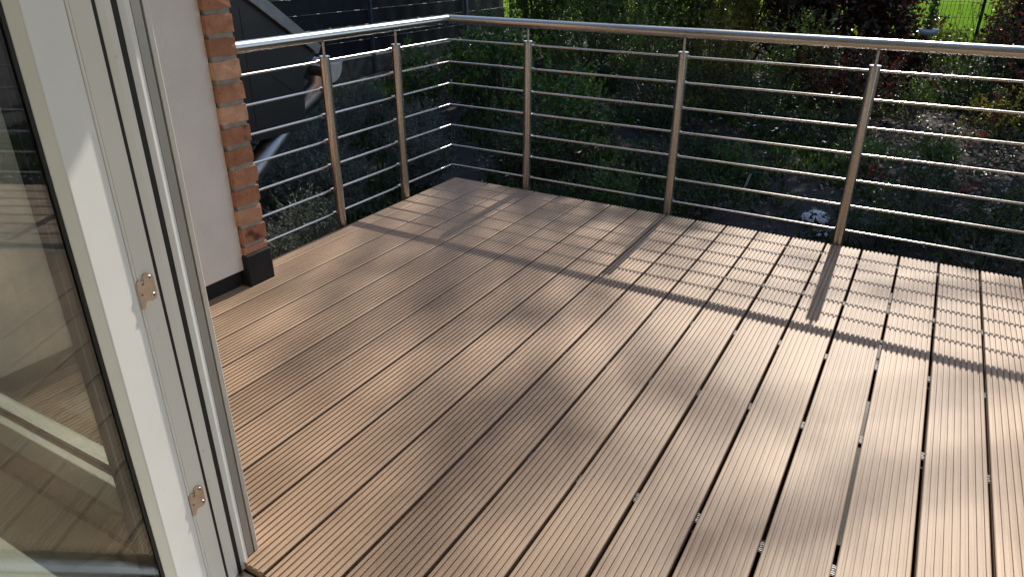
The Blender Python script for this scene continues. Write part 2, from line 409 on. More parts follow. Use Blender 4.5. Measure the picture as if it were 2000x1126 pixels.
# ------------------------------------------------------------------ brick pier and the facade beside it
bw = empty('brick_wall', (-.30, -1.515, 0)); BO = Vector((-.30, -1.515, 0))
tag(bw, 'orange brick wall end with grey mortar joints on a black sealed foot', 'brick wall')
ZB0 = .1690; BP = .0765
child(MB().box(-2.9, -.3070, -1.6225, -1.5215, .130, 3.6), 'mortar', M['mortar'], bw, BO)
def brick_mesh(l, w, h, seed):
    r = random.Random(seed)
    bm = bmesh.new(); bmesh.ops.create_cube(bm, size=1)
    bmesh.ops.scale(bm, vec=(l, w, h), verts=bm.verts)
    bmesh.ops.subdivide_edges(bm, edges=bm.edges, cuts=2, use_grid_fill=True)
    for v in bm.verts:
        e = sum(abs(abs(c)-s/2) < 1e-5 for c, s in zip(v.co, (l, w, h)))
        k = .0012 if e == 1 else .0017
        v.co += Vector((r.uniform(-k, k), r.uniform(-k, k), r.uniform(-k, k)))
        if e >= 2: v.co *= .988
    me = bpy.data.meshes.new('brick'); bm.to_mesh(me); bm.free(); return me
kinds = ['brick_dark', 'brick_pale', 'brick', 'brick', 'brick', 'brick_dark', 'brick_pale', 'brick', 'brick_pale', 'brick', 'brick', 'brick']
for c in range(-1, 42):
    z = ZB0 + BP*c + .0325
    hh = .0600
    if c == -1: z, hh = .1440, .029
    off = 0 if c % 2 == 0 else -.125
    near = (c < 16)
    for i in range(4 if near else 1):
        l = .24 if not (i == 0 and c % 2) else .115
        xc = -.30 - l/2 if i == 0 else -.30 - (.25 if c % 2 == 0 else .125) - .25*(i-1) - .12
        me = brick_mesh(l, .115, hh, c*17+i)
        kd = kinds[c % len(kinds)] if i == 0 and c >= 0 else random.choice(['brick', 'brick_pale', 'brick', 'brick_dark'])
        if c == -1: kd = 'brick'
        me.materials.append(M[kd])
        o = bpy.data.objects.new('brick', me); link(o, bw)
        o.location = Vector((xc + (random.uniform(-.003, .002) if i == 0 else 0), -1.5735 + random.uniform(-.003, .003), z)) - BO
        o.rotation_euler = (random.uniform(-.012, .012), random.uniform(-.008, .008), random.uniform(-.015, .015))
# bitumen sealed foot
bf = MB(); bf.box(-2.9, -.2935, -1.6345, -1.5105, -.6, .1285)
child(bf, 'sealed_foot', M['bitumen'], bw, BO, bevel=.006)

wall = empty('rendered_wall', (-.32, -2.1, 0)); WO = Vector((-.32, -2.1, 0))
tag(wall, 'smooth off-white rendered side wall between the door and the brick end', 'wall')
child(MB().box(-.55, -.321, -2.60, -1.6285, .067, 3.4), 'render_panel', M['render'], wall, WO, bevel=.004)
child(MB().box(-.55, -.338, -2.60, -1.637, -.6, .066), 'sealed_plinth', M['bitumen'], wall, WO)

# ------------------------------------------------------------------ house shell round the door
house = empty('house', (1.5, -2.6, 0)); HO = Vector((1.5, -2.6, 0))
tag(house, 'off-white house wall and roof overhang above the terrace door', 'house')
child(MB().box(-.55, 6.0, -2.85, -2.56, 2.12, 3.4), 'lintel', M['render'], house, HO)
child(MB().box(4.95, 6.0, -2.85, -2.56, -.6, 2.119), 'wall', M['render'], house, HO)  # opening widened out of view so more light reaches jamb and floor
child(MB().box(-.80, -.27, -2.85, -2.6005, -.6, 2.119), 'wall', M['render'], house, HO)
child(MB().box(-3.5, 6.0, -6.8, -1.10, 2.56, 2.72), 'soffit', M['ceiling'], house, HO)
child(MB().prism([(-1.06, 2.50), (-1.06, 2.74), (-6.8, 6.2), (-6.8, 5.9), (-1.0905, 2.60)], 'x', -3.6, 6.1), 'roof', simple('dark_roof_tile', (.06, .045, .04), .8, 0, 9, .2), house, HO)
child(MB().box(-.27, 6.0, -2.60, -2.57, -.6, -.10), 'foundation', M['bitumen'], house, HO)

# room behind the door
def struct(mb, name, m, label, **kw):
    o = mb.obj(name, m, **kw); tag(o, label, None, None, 'structure'); return o
struct(MB().box(-1.6, 6.0, -6.8, -2.86, 2.42, 2.5), 'ceiling', M['ceiling'], 'white room ceiling behind the door')
struct(MB().box(-1.7, -1.6, -6.8, -2.86, -.1, 2.5), 'wall_left', M['plaster'], 'pale room wall beyond the open door')
struct(MB().box(6.0, 6.1, -6.8, -2.86, -.1, 2.5), 'wall_right', M['plaster'], 'pale room wall on the far side')
struct(MB().box(-1.7, 6.1, -6.9, -6.8, -.1, 2.5), 'wall_back', M['plaster'], 'pale room wall at the back')
struct(MB().box(-1.599, -.8, -2.86, -2.70, -.1, 2.5), 'wall_front', M['plaster'], 'pale room wall beside the fixed window')
fl = MB().box(-1.7, 6.1, -6.9, -2.700, -.10, -.024).obj('floor', simple('tile_grout', (.22, .21, .19), .9)); tag(fl, 'pale tiled room floor inside the door', None, None, 'structure')
tile_me = MB().box(-.298, .298, -.298, .298, -.008, 0).mesh('tile', M['tile'])
for i in range(-3, 7):
    for j in range(6):
        o = bpy.data.objects.new('tile', tile_me); link(o, fl)
        o.location = (.16+.6*i, -3.003-.6*j, -.0155)

# ------------------------------------------------------------------ door frame (left jamb and threshold)
fr = empty('door_frame', (.775, -2.65, 0)); FO = Vector((.775, -2.65, 0))
tag(fr, 'white door frame jamb with black seals and brass-coloured strike plates', 'door frame')
ZT = 2.118
def fpart(mb, name, m, **kw): return child(mb, name, m, fr, FO, **kw)
fpart(MB().box(.690, .7648, -2.6995, -2.602, -.02, ZT), 'frame_core', M['frame'])
fpart(MB().prism([(.765, -2.6905), (.7750, -2.6905), (.7750, -2.6575), (.765, -2.6575)], 'z', -.02, ZT), 'rebate', M['frame'], bevel=.001)
fpart(MB().prism([(.765, -2.6965), (.7755, -2.6962), (.7762, -2.6950), (.7762, -2.6930), (.7755, -2.6915), (.765, -2.6912)], 'z', -.02, ZT), 'frame_lip', M['frame'])
fpart(MB().box(.765, .7750, -2.6574, -2.6524, -.02, ZT), 'seal', M['rubber'])
fpart(MB().prism([(.765, -2.6522), (.7752, -2.6522), (.7764, -2.6405), (.7761, -2.6385), (.7740, -2.6280), (.765, -2.6280)], 'z', -.02, ZT), 'door_stop', M['frame'], bevel=.0008)
fpart(MB().box(.765, .7738, -2.6278, -2.6184, -.02, ZT), 'seal', M['rubber'])
fpart(MB().prism([(.765, -2.6182), (.7740, -2.6182), (.7764, -2.6085), (.7759, -2.6065), (.7735, -2.5978), (.765, -2.5978)], 'z', -.02, ZT), 'outer_frame', M['sash'], bevel=.0008)
fpart(MB().box(.700, .7650, -2.6015, -2.5965, -.02, ZT), 'seal', M['rubber'])
gd = MB().box(.712, .7725, -2.5962, -2.5805, -.015, ZT)
fpart(gd, 'shutter_guide', M['guide'], bevel=.0008)
fpart(MB().box(.712, .7640, -2.5803, -2.5770, -.015, ZT), 'guide_slot', M['rubber'])
fpart(MB().prism([(.712, -2.5768), (.7725, -2.5768), (.7740, -2.5690), (.7725, -2.5672), (.712, -2.5672)], 'z', -.015, ZT), 'guide_edge', M['guide_light'], bevel=.0006)
# threshold along the opening
fpart(MB().box(.692, 4.95, -2.6995, -2.6150, -.06, -.0215), 'threshold', M['alu'], bevel=.002)
fpart(MB().box(.7765, 4.95, -2.662, -2.652, -.0213, -.010), 'threshold_ridge', M['alu'], bevel=.002)
fpart(MB().box(.7800, .8150, -2.6980, -2.6640, -.0213, -.0120), 'corner_block', simple('rusty_block', (.30, .16, .07), .8, 0, 90, .4), bevel=.002)
fpart(MB().box(.7765, 4.95, -2.70, -2.602, 2.085, 2.118), 'head', M['frame'])
fpart(MB().box(4.87, 4.949, -2.70, -2.602, -.0212, 2.084), 'jamb', M['frame'])
fpart(MB().box(.7765, 4.95, -2.601, -2.565, 2.03, 2.118), 'shutter_box', M['guide'])
# strike plates
def strike(y, z):
    out = [(-.018, -.032), (-.010, -.032), (-.008, -.0225), (-.004, -.0205), (.003, -.0215), (.004, -.0235), (.013, -.022), (.0165, -.016), (.0165, .018),
           (.013, .024), (.007, .0285), (.001, .029), (-.0030, .026), (-.0035, .012), (-.0060, .009), (-.0090, .012), (-.0092, .020), (-.0145, .021), (-.018, .015)]
    mb = MB(); mb.prism([(y+a*.92, z+b*.98) for a, b in out], 'x', .7752, .7785)
    pl = fpart(mb, 'strike_plate', M['chromate'], bevel=.0006)
    for a, b in ((.0085, .019), (-.0125, -.0055), (.0095, -.0135)):
        s = MB().tube([(.7786, y+a*.92, z+b), (.7796, y+a*.92, z+b)], [.0044, .0038], 16)
        so = s.obj('screw', M['screw'], pl)
        r = MB().tube([(.7796, y+a*.92, z+b), (.77985, y+a*.92, z+b)], .0015, 6).obj('screw_recess', M['rubber'], pl)
    MB().tube([(.7752, y-.0062, z+.0155), (.7778, y-.0062, z+.0155)], .0028, 12).obj('pin', M['screw'], pl)
strike(-2.6790, .684); strike(-2.6800, .231)

# ------------------------------------------------------------------ open door leaf with triple glazing
TH = math.radians(14)
leaf = empty('door_leaf', (.7765, -2.6975, 0))
leaf.rotation_euler.z = -math.pi/2 + TH          # local x runs from hinge to free edge, local y is the outward normal
tag(leaf, 'open white glass door leaf reflecting the deck', 'door')
LW, Z0, Z1 = .93, .012, 2.07
# the sash: hinge stile, free stile, bottom and top rails (outer face at local y = 0)
def lpart(mb, name, m, parent=leaf, **kw): return mb.obj(name, m, parent, **kw)
lpart(MB().box(-.0010, .0705, -.072, 0, Z0, Z1), 'stile', M['sash'], bevel=.0025)
lpart(MB().box(LW-.0705, LW, -.072, 0, Z0, Z1), 'stile', M['sash'], bevel=.0025)
lpart(MB().box(.0707, LW-.0707, -.072, -.0002, Z0, Z0+.078), 'bottom_rail', M['sash'], bevel=.0025)
lpart(MB().box(.0707, LW-.0707, -.072, -.0002, Z1-.078, Z1), 'top_rail', M['sash'], bevel=.0025)
# sloped glazing beads
lpart(MB().prism([(.0706, -.0008), (.0845, -.0110), (.0845, -.0125), (.0706, -.0125)], 'z', Z0+.0785, Z1-.0785), 'bead', M['bead'])
lpart(MB().prism([(LW-.0706, -.0008), (LW-.0845, -.0110), (LW-.0845, -.0125), (LW-.0706, -.0125)], 'z', Z0+.0785, Z1-.0785), 'bead', M['bead'])
lpart(MB().prism([(-.0008, Z0+.0782), (-.0110, Z0+.092), (-.0125, Z0+.092), (-.0125, Z0+.0782)], 'x', .0846, LW-.0846), 'bead', M['bead'])
# seals: a rounded black strip between bead and pane
for a, b in ((.0800, .0905), (LW-.0905, LW-.0800)):
    lpart(MB().box(a, b, -.0155, -.0127, Z0+.082, Z1-.082), 'seal', M['rubber'], bevel=.001)
lpart(MB().box(.0906, LW-.0906, -.0155, -.0127, Z0+.088, Z0+.0965), 'seal', M['rubber'], bevel=.001)
# insulating glass unit: three panes on a deep black spacer
gu = lpart(MB().box(.0712, LW-.0712, -.0200, -.0160, Z0+.079, Z1-.079), 'pane', M['glass'])
lpart(MB().box(.0895, LW-.0895, -.0430, -.0390, Z0+.0965, Z1-.097), 'pane', M['glass'])
lpart(MB().box(.0712, LW-.0712, -.0660, -.0620, Z0+.079, Z1-.079), 'pane', M['glass'])
for a, b in ((.0712, .0890), (LW-.0890, LW-.0712)):
    lpart(MB().box(a, b, -.0615, -.0205, Z0+.080, Z1-.080), 'spacer', M['spacer'])
lpart(MB().box(.0892, LW-.0892, -.0615, -.0205, Z0+.080, Z0+.096), 'spacer', M['spacer'])
# handle on the free stile, room side
lpart(MB().box(LW-.05, LW-.022, -.080, -.0722, .96, 1.10), 'handle_plate', M['screw'], bevel=.003)
lpart(MB().tube([(LW-.036, -.080, 1.05), (LW-.036, -.125, 1.05), (LW-.036, -.128, 1.02), (LW-.036, -.128, .92)], .009, 12), 'handle', M['screw'])

# ------------------------------------------------------------------ fixed window left of the door
fw = empty('fixed_window', (.2, -2.65, 0)); WO2 = Vector((.2, -2.65, 0))
tag(fw, 'fixed full-height window seen through the door glass, white frame', 'window')
def wpart(mb, name, m, **kw): return child(mb, name, m, fw, WO2, **kw)
wpart(MB().box(-.268, .688, -2.680, -2.606, .048, .128), 'bottom_rail', M['frame'], bevel=.003)
wpart(MB().box(-.268, .688, -2.690, -2.606, -.024, .0475), 'sill', simple('sill_board', (.42, .38, .32), .5, 0, 6, .1), bevel=.003)
wpart(MB().box(-.268, .688, -2.680, -2.606, 2.04, 2.118), 'top_rail', M['frame'], bevel=.003)
wpart(MB().box(-.268, -.190, -2.680, -2.606, .1285, 2.039), 'stile', M['frame'], bevel=.003)
wpart(MB().box(.612, .688, -2.680, -2.606, .1285, 2.039), 'stile', M['frame'], bevel=.003)
wpart(MB().box(-.195, .617, -2.646, -2.640, .12, 2.05), 'pane', M['glass'])
wpart(MB().box(-.1895, .6115, -2.653, -2.6465, .1287, .136), 'seal', M['rubber'])

# ------------------------------------------------------------------ dark bay with zinc verge, gutter and downpipe
bay = empty('bay_roof', (-1.2, -.8, .28)); YO = Vector((-1.2, -.8, .28))
tag(bay, 'dark clad bay with sloping zinc roof edge left of the railing', 'bay')
def bpart(mb, name, m, **kw): return child(mb, name, m, bay, YO, **kw)
XB = -1.20
cheek = [(-1.508, .66), (-.705, .270), (-.372, .270), (-.345, .555), (-.235, .660), (-.64, .945), (-1.508, 1.52)]
bpart(MB().prism(cheek, 'x', -3.2, XB), 'cheek', M['black_panel'], bevel=.002)
vt = [(-1.508, 1.520), (-.64, .945), (-.232, .662), (-.215, .690), (-.205, .705), (-.60, .995), (-1.508, 1.600)]
bpart(MB().prism(vt, 'x', -3.22, XB+.022), 'verge', M['zinc_trim'], bevel=.002)
# panel joints on the cheek
jm = MB()
for a, b in (((-1.40, .62), (-.36, .60)),):
    pass
bpart(MB().tube([(XB+.001, -.56, .58), (XB+.001, -.372, .44)], .0016, 6), 'panel_joint', M['rubber'])
bpart(MB().tube([(XB+.001, -.72, .285), (XB+.001, -.72, .93)], .0013, 6), 'panel_joint', M['rubber'])
gut = empty('rain_gutter', (-1.16, -.22, .56)); GO = Vector((-1.16, -.22, .56))
tag(gut, 'grey zinc half-round gutter end below the sloping roof edge', 'gutter')
r0, yc, zc = .090, -.170, .602
prof = [(yc + r0*math.cos(t), zc + r0*1.15*math.sin(t)) for t in np.linspace(math.pi, 2*math.pi, 17)]
inner_p = [(yc + (r0-.004)*math.cos(t), zc + (r0-.004)*1.15*math.sin(t)) for t in np.linspace(2*math.pi, math.pi, 17)]
child(MB().prism(prof+inner_p, 'x', -3.2, XB+.045, True), 'trough', M['zinc'], gut, GO)
child(MB().prism(prof, 'x', XB+.045, XB+.049), 'end_cap', simple('zinc_end_cap', (.46, .46, .45), .5, .4, 20, .1), gut, GO)
child(MB().tube([(-3.2, yc+r0+.003, zc+.004), (XB+.049, yc+r0+.003, zc+.004)], .008, 12), 'bead_roll', M['zinc'], gut, GO)
child(MB().tube([(XB-.02, -.20, zc-.075), (XB-.02, -.215, zc-.125), (XB-.035, -.255, zc-.165), (XB-.06, -.31, zc-.21), (XB-.09, -.375, zc-.265)], [.068, .062, .057, .057, .057], 24), 'elbow', M['zinc'], gut, GO)
child(MB().tube([(XB-.09, -.355, .352), (XB-.09, -1.05, -.155)], .060, 28), 'downpipe', M['zinc'], gut, GO)
child(MB().tube([(XB-.09, -1.00, -.1185), (XB-.09, -1.07, -.19), (XB-.09, -1.09, -.28), (XB-.09, -1.09, -.65)], .063, 20), 'shoe', M['zinc'], gut, GO)

# ------------------------------------------------------------------ screened fence along the left side
XF = -5.4
fe = empty('privacy_fence', (XF, 4, -.45)); EO = Vector((XF, 4, -.45))
tag(fe, 'dark navy privacy screen fence with steel posts on the left boundary', 'fence')
def epart(mb, name, m): return child(mb, name, m, fe, EO)
FY0, FY1 = -4.9, 9.0
for k in range(9):
    z = -.20 + .2*k
    mb = MB()
    ys = np.linspace(FY0, FY1, 140); v = []; f = []
    for i, y in enumerate(ys):
        wv = .012*math.sin(i*1.571+k*math.pi) + .004*math.sin(i*.37+k)
        v += [(XF-.008+wv, y, z+.004), (XF-.008+wv*.6, y, z+.196), (XF-.0092+wv, y, z+.004), (XF-.0092+wv*.6, y, z+.196)]
    for i in range(len(ys)-1):
        a = 4*i; f += [(a, a+4, a+5, a+1), (a+2, a+3, a+7, a+6)]
    mb.add(v, f, True); epart(mb, 'screen_strip', M['screen'])
    for dx in (-.012, .022):
        epart(MB().tube([(XF+dx, FY0, z), (XF+dx, FY1, z)], .0035, 6), 'wire', M['wire_steel'])
k = 0
for y in np.arange(5.12-10, 9.1, 2.5):
    epart(MB().box(XF+.028, XF+.078, y-.02, y+.02, -.7, 1.75), 'post', M['galv'])
epart(MB().box(XF-.03, XF+.03, FY0, FY1, -.7, -.235), 'base_board', M['concrete'])

# wire fence along the back boundary
bf_ = empty('wire_fence', (0, 8.95, -.45)); KO = Vector((0, 8.95, -.45))
tag(bf_, 'dark wire mesh fence in front of the lawn, behind the hedge', 'fence')
for px in np.arange(-5.3, 6, 2.5):
    child(MB().box(px+.02, px+.06, 8.97, 9.03, -.8, 1.5), 'post', M['wire_dark'], bf_, KO)
    vw = MB()
    for x in np.arange(px, px+2.5, .05): vw.box(x-.0025, x+.0025, 8.9475, 8.9525, -.5, 1.45)
    o = child(vw, 'vertical_wires', M['wire_dark'], bf_, KO); o['kind'] = 'stuff'
for z in np.arange(-.45, 1.5, .2):
    child(MB().tube([(-5.35, 8.942, z), (6, 8.942, z)], .004, 6), 'wire', M['wire_steel'], bf_, KO)

# ------------------------------------------------------------------ plants
def unit(v): return v/np.maximum(np.linalg.norm(v, axis=-1, keepdims=True), 1e-9)
def leaf_mesh(P, D, L, W, fold=.35, rng=RNG, six=False):
    """P base points, D directions, L lengths, W widths -> folded leaves"""
    n = len(P); D = unit(D)
    R = rng.normal(size=(n, 3)); S = unit(np.cross(D, R)); U = np.cross(S, D)
    L = np.broadcast_to(L, (n,))[:, None]; W = np.broadcast_to(W, (n,))[:, None]
    if six:
        droop = -U*L*.08
        V = np.stack([P, P+D*L*.35+S*W*.5+U*W*fold*.5, P+D*L*.35-S*W*.5+U*W*fold*.5, P+D*L*.72+S*W*.38+U*W*fold*.3+droop*.5, P+D*L*.72-S*W*.38+U*W*fold*.3+droop*.5, P+D*L+droop, P+D*L*.5], 1).reshape(-1, 3)
        b = (np.arange(n)*7)[:, None]
        T = [(0, 1, 6), (1, 3, 6), (3, 5, 6), (0, 6, 2), (2, 6, 4), (4, 6, 5)]
        F = np.concatenate([b+np.array(t)[None] for t in T], 1).reshape(-1, 3)
    else:
        V = np.stack([P, P+D*L*.45+S*W*.5+U*W*fold*.5, P+D*L, P+D*L*.45-S*W*.5+U*W*fold*.5], 1).reshape(-1, 3)
        b = (np.arange(n)*4)[:, None]
        F = np.concatenate([b+np.array([0, 1, 2])[None], b+np.array([0, 2, 3])[None]], 1).reshape(-1, 3)
    return V, F
def sph(n, rng=RNG): return unit(rng.normal(size=(n, 3)))
def shrub(name, x, y, h, r, m, label, cat='shrub', group=None, twigs=120, per=12, leaf=(.04, .02), tw=(.10, .22), upright=.6, stems=7, low=.05, fill=.45, seed=1, ry=None, six=False, lumps=5, stem_m='bark'):
    rng = np.random.default_rng(seed)
    z0 = float(gz(x, y)); ry = ry or r
    root = empty(name, (x, y, z0)); tag(root, label, cat, group)
    # crown of several lumps so that the outline is uneven
    lc = np.stack([rng.uniform(-.6, .6, lumps)*r, rng.uniform(-.5, .5, lumps)*ry, h*(low+.10+.68*(np.arange(lumps)+.5)/lumps)], 1)
    lr = rng.uniform(.42, .66, lumps)
    k = rng.integers(0, lumps, twigs)
    d = sph(twigs, rng); rad = (fill+(1-fill)*rng.random(twigs)**.5)*lr[k]
    B = lc[k] + d*rad[:, None]*np.array([r, ry, min(h*.62, .75)])
    B[:, 2] = np.clip(B[:, 2], low*h+.01, h)
    D = unit(d*(1-upright) + np.array([0, 0, upright]) + rng.normal(size=(twigs, 3))*.25)
    T = rng.uniform(tw[0], tw[1], twigs)
    s = np.linspace(.05, 1, per)[None, :].repeat(twigs, 0) + rng.normal(size=(twigs, per))*.03
    P = (B[:, None] + D[:, None]*(T[:, None]*s)[..., None]).reshape(-1, 3)
    LD = (D[:, None]*.55 + sph(twigs*per, rng).reshape(twigs, per, 3)*.9).reshape(-1, 3)
    sz = rng.uniform(.6, 1.25, twigs*per)*np.where(s.ravel() > .85, .7, 1)
    V, F = leaf_mesh(P, LD, leaf[0]*sz, leaf[1]*sz, rng=rng, six=six)
    link(bpy.data.objects.new('foliage', np_mesh('foliage', V, F, m)), root)
    mb = MB()
    for i in range(stems):
        t = rng.integers(0, twigs); e = Vector(B[t]); a = rng.uniform(0, 6.283)
        b0 = Vector((math.cos(a)*r*.12, math.sin(a)*ry*.12, -.05)); mid = b0.lerp(e, .5) + Vector((0, 0, h*.08))
        rr = .006+.012*h
        mb.tube([b0, mid, e], [rr, rr*.7, rr*.3], 6)
    for t in rng.choice(twigs, min(twigs, 60), replace=False):
        e = Vector(B[t]); q = Vector(B[t]+D[t]*T[t])
        c = Vector((e.x*.55, e.y*.55, max(.02, e.z*.6)))
        mb.tube([c, e, q], [.0035+.003*h, .003, .0012], 4, caps=False)
    mb.obj('stems', M[stem_m], root)
    return root
H = 'hedge shrubs along the back boundary'
for i, (x, y, h, r, mk, lab, lf) in enumerate([
    (-4.05, 7.9, 2.0, .70, 'leaf_privet', 'green hedge shrub nearest the dark privacy fence', (.035, .018)),
    (-3.15, 8.1, 2.2, .75, 'leaf_privet', 'dense green hedge shrub, second from the dark privacy fence', (.034, .017)),
    (-2.25, 8.0, 2.3, .75, 'leaf_privet', 'dense green hedge shrub, third from the dark privacy fence', (.034, .017)),
    (-1.45, 8.15, 2.3, .70, 'leaf_privet', 'green hedge shrub next to the golden one', (.034, .018)),
    (-.70, 8.0, 2.2, .62, 'leaf_gold', 'yellow and orange leaved hedge shrub beside the red hedge', (.036, .018)),
    (-.05, 7.9, 2.3, .70, 'leaf_photinia', 'dark red hedge shrub beside the yellow leaved one', (.075, .030)),
    (.90, 7.95, 2.3, .64, 'leaf_photinia', 'dark red hedge shrub just left of the lawn gap', (.075, .030)),
    (2.85, 7.9, 2.0, .50, 'leaf_photinia', 'dark red hedge shrub right of the lawn gap', (.075, .030)),
    (3.95, 7.8, 2.1, .75, 'leaf_photinia', 'dark red hedge shrub, second right of the lawn gap', (.075, .030)),
    (5.10, 7.9, 2.1, .75, 'leaf_privet', 'green hedge shrub at the far right end', (.036, .019))]):
    big = lf[0] > .05
    shrub('hedge_shrub', x, y, h, r, M[mk], lab, 'hedge', H, twigs=1500 if not big else 1050, per=15 if not big else 11, leaf=(lf[0]*1.25, lf[1]*1.3), tw=(.10, .26), upright=.30, stems=5, low=.0, fill=.05, seed=40+i, ry=.55, lumps=14)
# shrubs in the bed
S = 'shrubs in the planting bed'
for i, a in enumerate([
    ('leafy_shrub', -2.75, 4.35, .85, .60, 'leaf_fresh', 'bright green leafy shrub behind the railing corner', dict(twigs=264, per=13, leaf=(.055, .030), tw=(.14, .30), upright=.8, six=True)),
    ('leafy_shrub', -3.35, 3.75, .60, .40, 'leaf_fresh', 'small bright green shrub left of the one behind the railing corner', dict(twigs=120, per=12, leaf=(.05, .028), tw=(.12, .24), upright=.8, six=True)),
    ('leafy_shrub', -1.55, 3.30, .62, .42, 'leaf_fresh', 'fresh green upright shrub right of the first front post', dict(twigs=144, per=12, leaf=(.05, .027), tw=(.14, .28), upright=.9, six=True)),
    ('leafy_shrub', -.85, 2.55, .55, .42, 'leaf_fresh', 'low leafy shrub with pale young leaves near the deck edge', dict(twigs=153, per=11, leaf=(.045, .026), tw=(.12, .24), upright=.8, six=True)),
    ('leafy_shrub', -1.05, 1.80, .42, .36, 'leaf_dark', 'dark green bush at the deck edge right of the first front post', dict(twigs=168, per=12, leaf=(.035, .018), tw=(.10, .22), upright=.7)),
    ('bushy_shrub', -2.30, 5.9, 1.0, .65, 'leaf_privet', 'rounded green shrub in front of the hedge, left', dict(twigs=552, per=14, leaf=(.032, .017))),
    ('bushy_shrub', -1.30, 5.75, .95, .62, 'leaf_privet', 'fine leaved green shrub in front of the hedge, middle', dict(twigs=528, per=14, leaf=(.030, .016))),
    ('bushy_shrub', -.45, 5.55, .95, .55, 'leaf_gold', 'yellowish shrub in front of the hedge beyond the second post', dict(twigs=480, per=14, leaf=(.030, .016))),
    ('bushy_shrub', .35, 5.9, .90, .55, 'leaf_privet', 'dark green shrub in front of the red hedge', dict(twigs=432, per=14, leaf=(.034, .018))),
    ('bushy_shrub', 1.05, 5.6, .75, .50, 'leaf_photinia', 'reddish low shrub behind the third post', dict(twigs=288, per=10, leaf=(.065, .028))),
    ('bushy_shrub', 1.55, 7.9, .72, .42, 'leaf_photinia', 'low red and green shrub under the pale bowl', dict(twigs=288, per=11, leaf=(.065, .028))),
    ('bushy_shrub', 2.35, 7.35, 1.25, .42, 'leaf_gold', 'loose sprays of leaves in front of the lawn gap', dict(twigs=85, per=9, leaf=(.05, .024), upright=.7)),
    ('bushy_shrub', 2.15, 7.7, .66, .42, 'leaf_privet', 'low green shrub below the lawn gap', dict(twigs=264, per=13, leaf=(.036, .02))),
    ('bushy_shrub', 2.30, 6.6, .50, .42, 'leaf_dark', 'low dark shrub in front of the lawn gap', dict(twigs=192, per=12, leaf=(.036, .02))),
    ('bushy_shrub', -.55, 4.2, .60, .45, 'leaf_dark', 'dark green shrub in the middle of the bed left of the second post', dict(twigs=288, per=13, leaf=(.032, .017))),
    ('bushy_shrub', .35, 4.45, .50, .45, 'leaf_dark', 'low dark green shrub between the second and third posts', dict(twigs=240, per=12, leaf=(.034, .018))),
    ('bushy_shrub', 3.05, 4.7, .75, .50, 'leaf_privet', 'green shrub at the right edge below the handrail', dict(twigs=384, per=13, leaf=(.036, .019))),
    ('bushy_shrub', 2.95, 6.4, .95, .50, 'leaf_photinia', 'glossy red and green shrub right of the lawn gap, low', dict(twigs=288, per=11, leaf=(.065, .028))),
    ]):
    nm, x, y, h, r, mk, lab, kw = a
    shrub(nm, x, y, h*1.08, r*1.2, M[mk], lab, 'shrub', S, seed=80+i, **kw)
# silvery lavender bushes left of the railing
for i, (x, y, h, r, lab) in enumerate([
    (-2.55, .95, .42, .45, 'grey-green lavender bush in the middle of the left bed'),
    (-3.15, 1.75, .40, .45, 'grey-green lavender bush behind the middle one'),
    (-2.30, 2.05, .38, .40, 'silvery lavender bush right of the second left post'),
    (-3.55, 2.75, .36, .42, 'lavender bush farthest toward the dark fence'),
    (-1.75, 1.25, .36, .36, 'silvery lavender bush nearest the railing corner'),
    (-1.85, .25, .40, .38, 'grey-green lavender bush beside the grey downpipe'),
    (-2.75, -.05, .42, .42, 'lavender bush behind the grey downpipe'),
    (-1.20, -.45, .38, .28, 'small silvery bush at the deck edge beside the first left post'),
    (-.95, -.98, .40, .22, 'small silvery bush beside the brick wall foot'),
    (-1.28, 2.35, .30, .26, 'blue-grey cushion plant behind the first front post')]):
    shrub('lavender_bush', x, y, h, r, M['leaf_grey'], lab, 'lavender', 'lavender bushes left of the railing', twigs=420 if r > .3 else 240, per=24, leaf=(.032, .0062), tw=(.10, .20), upright=.75, stems=5, low=.02, fill=.5, seed=120+i, lumps=6, stem_m='twig')
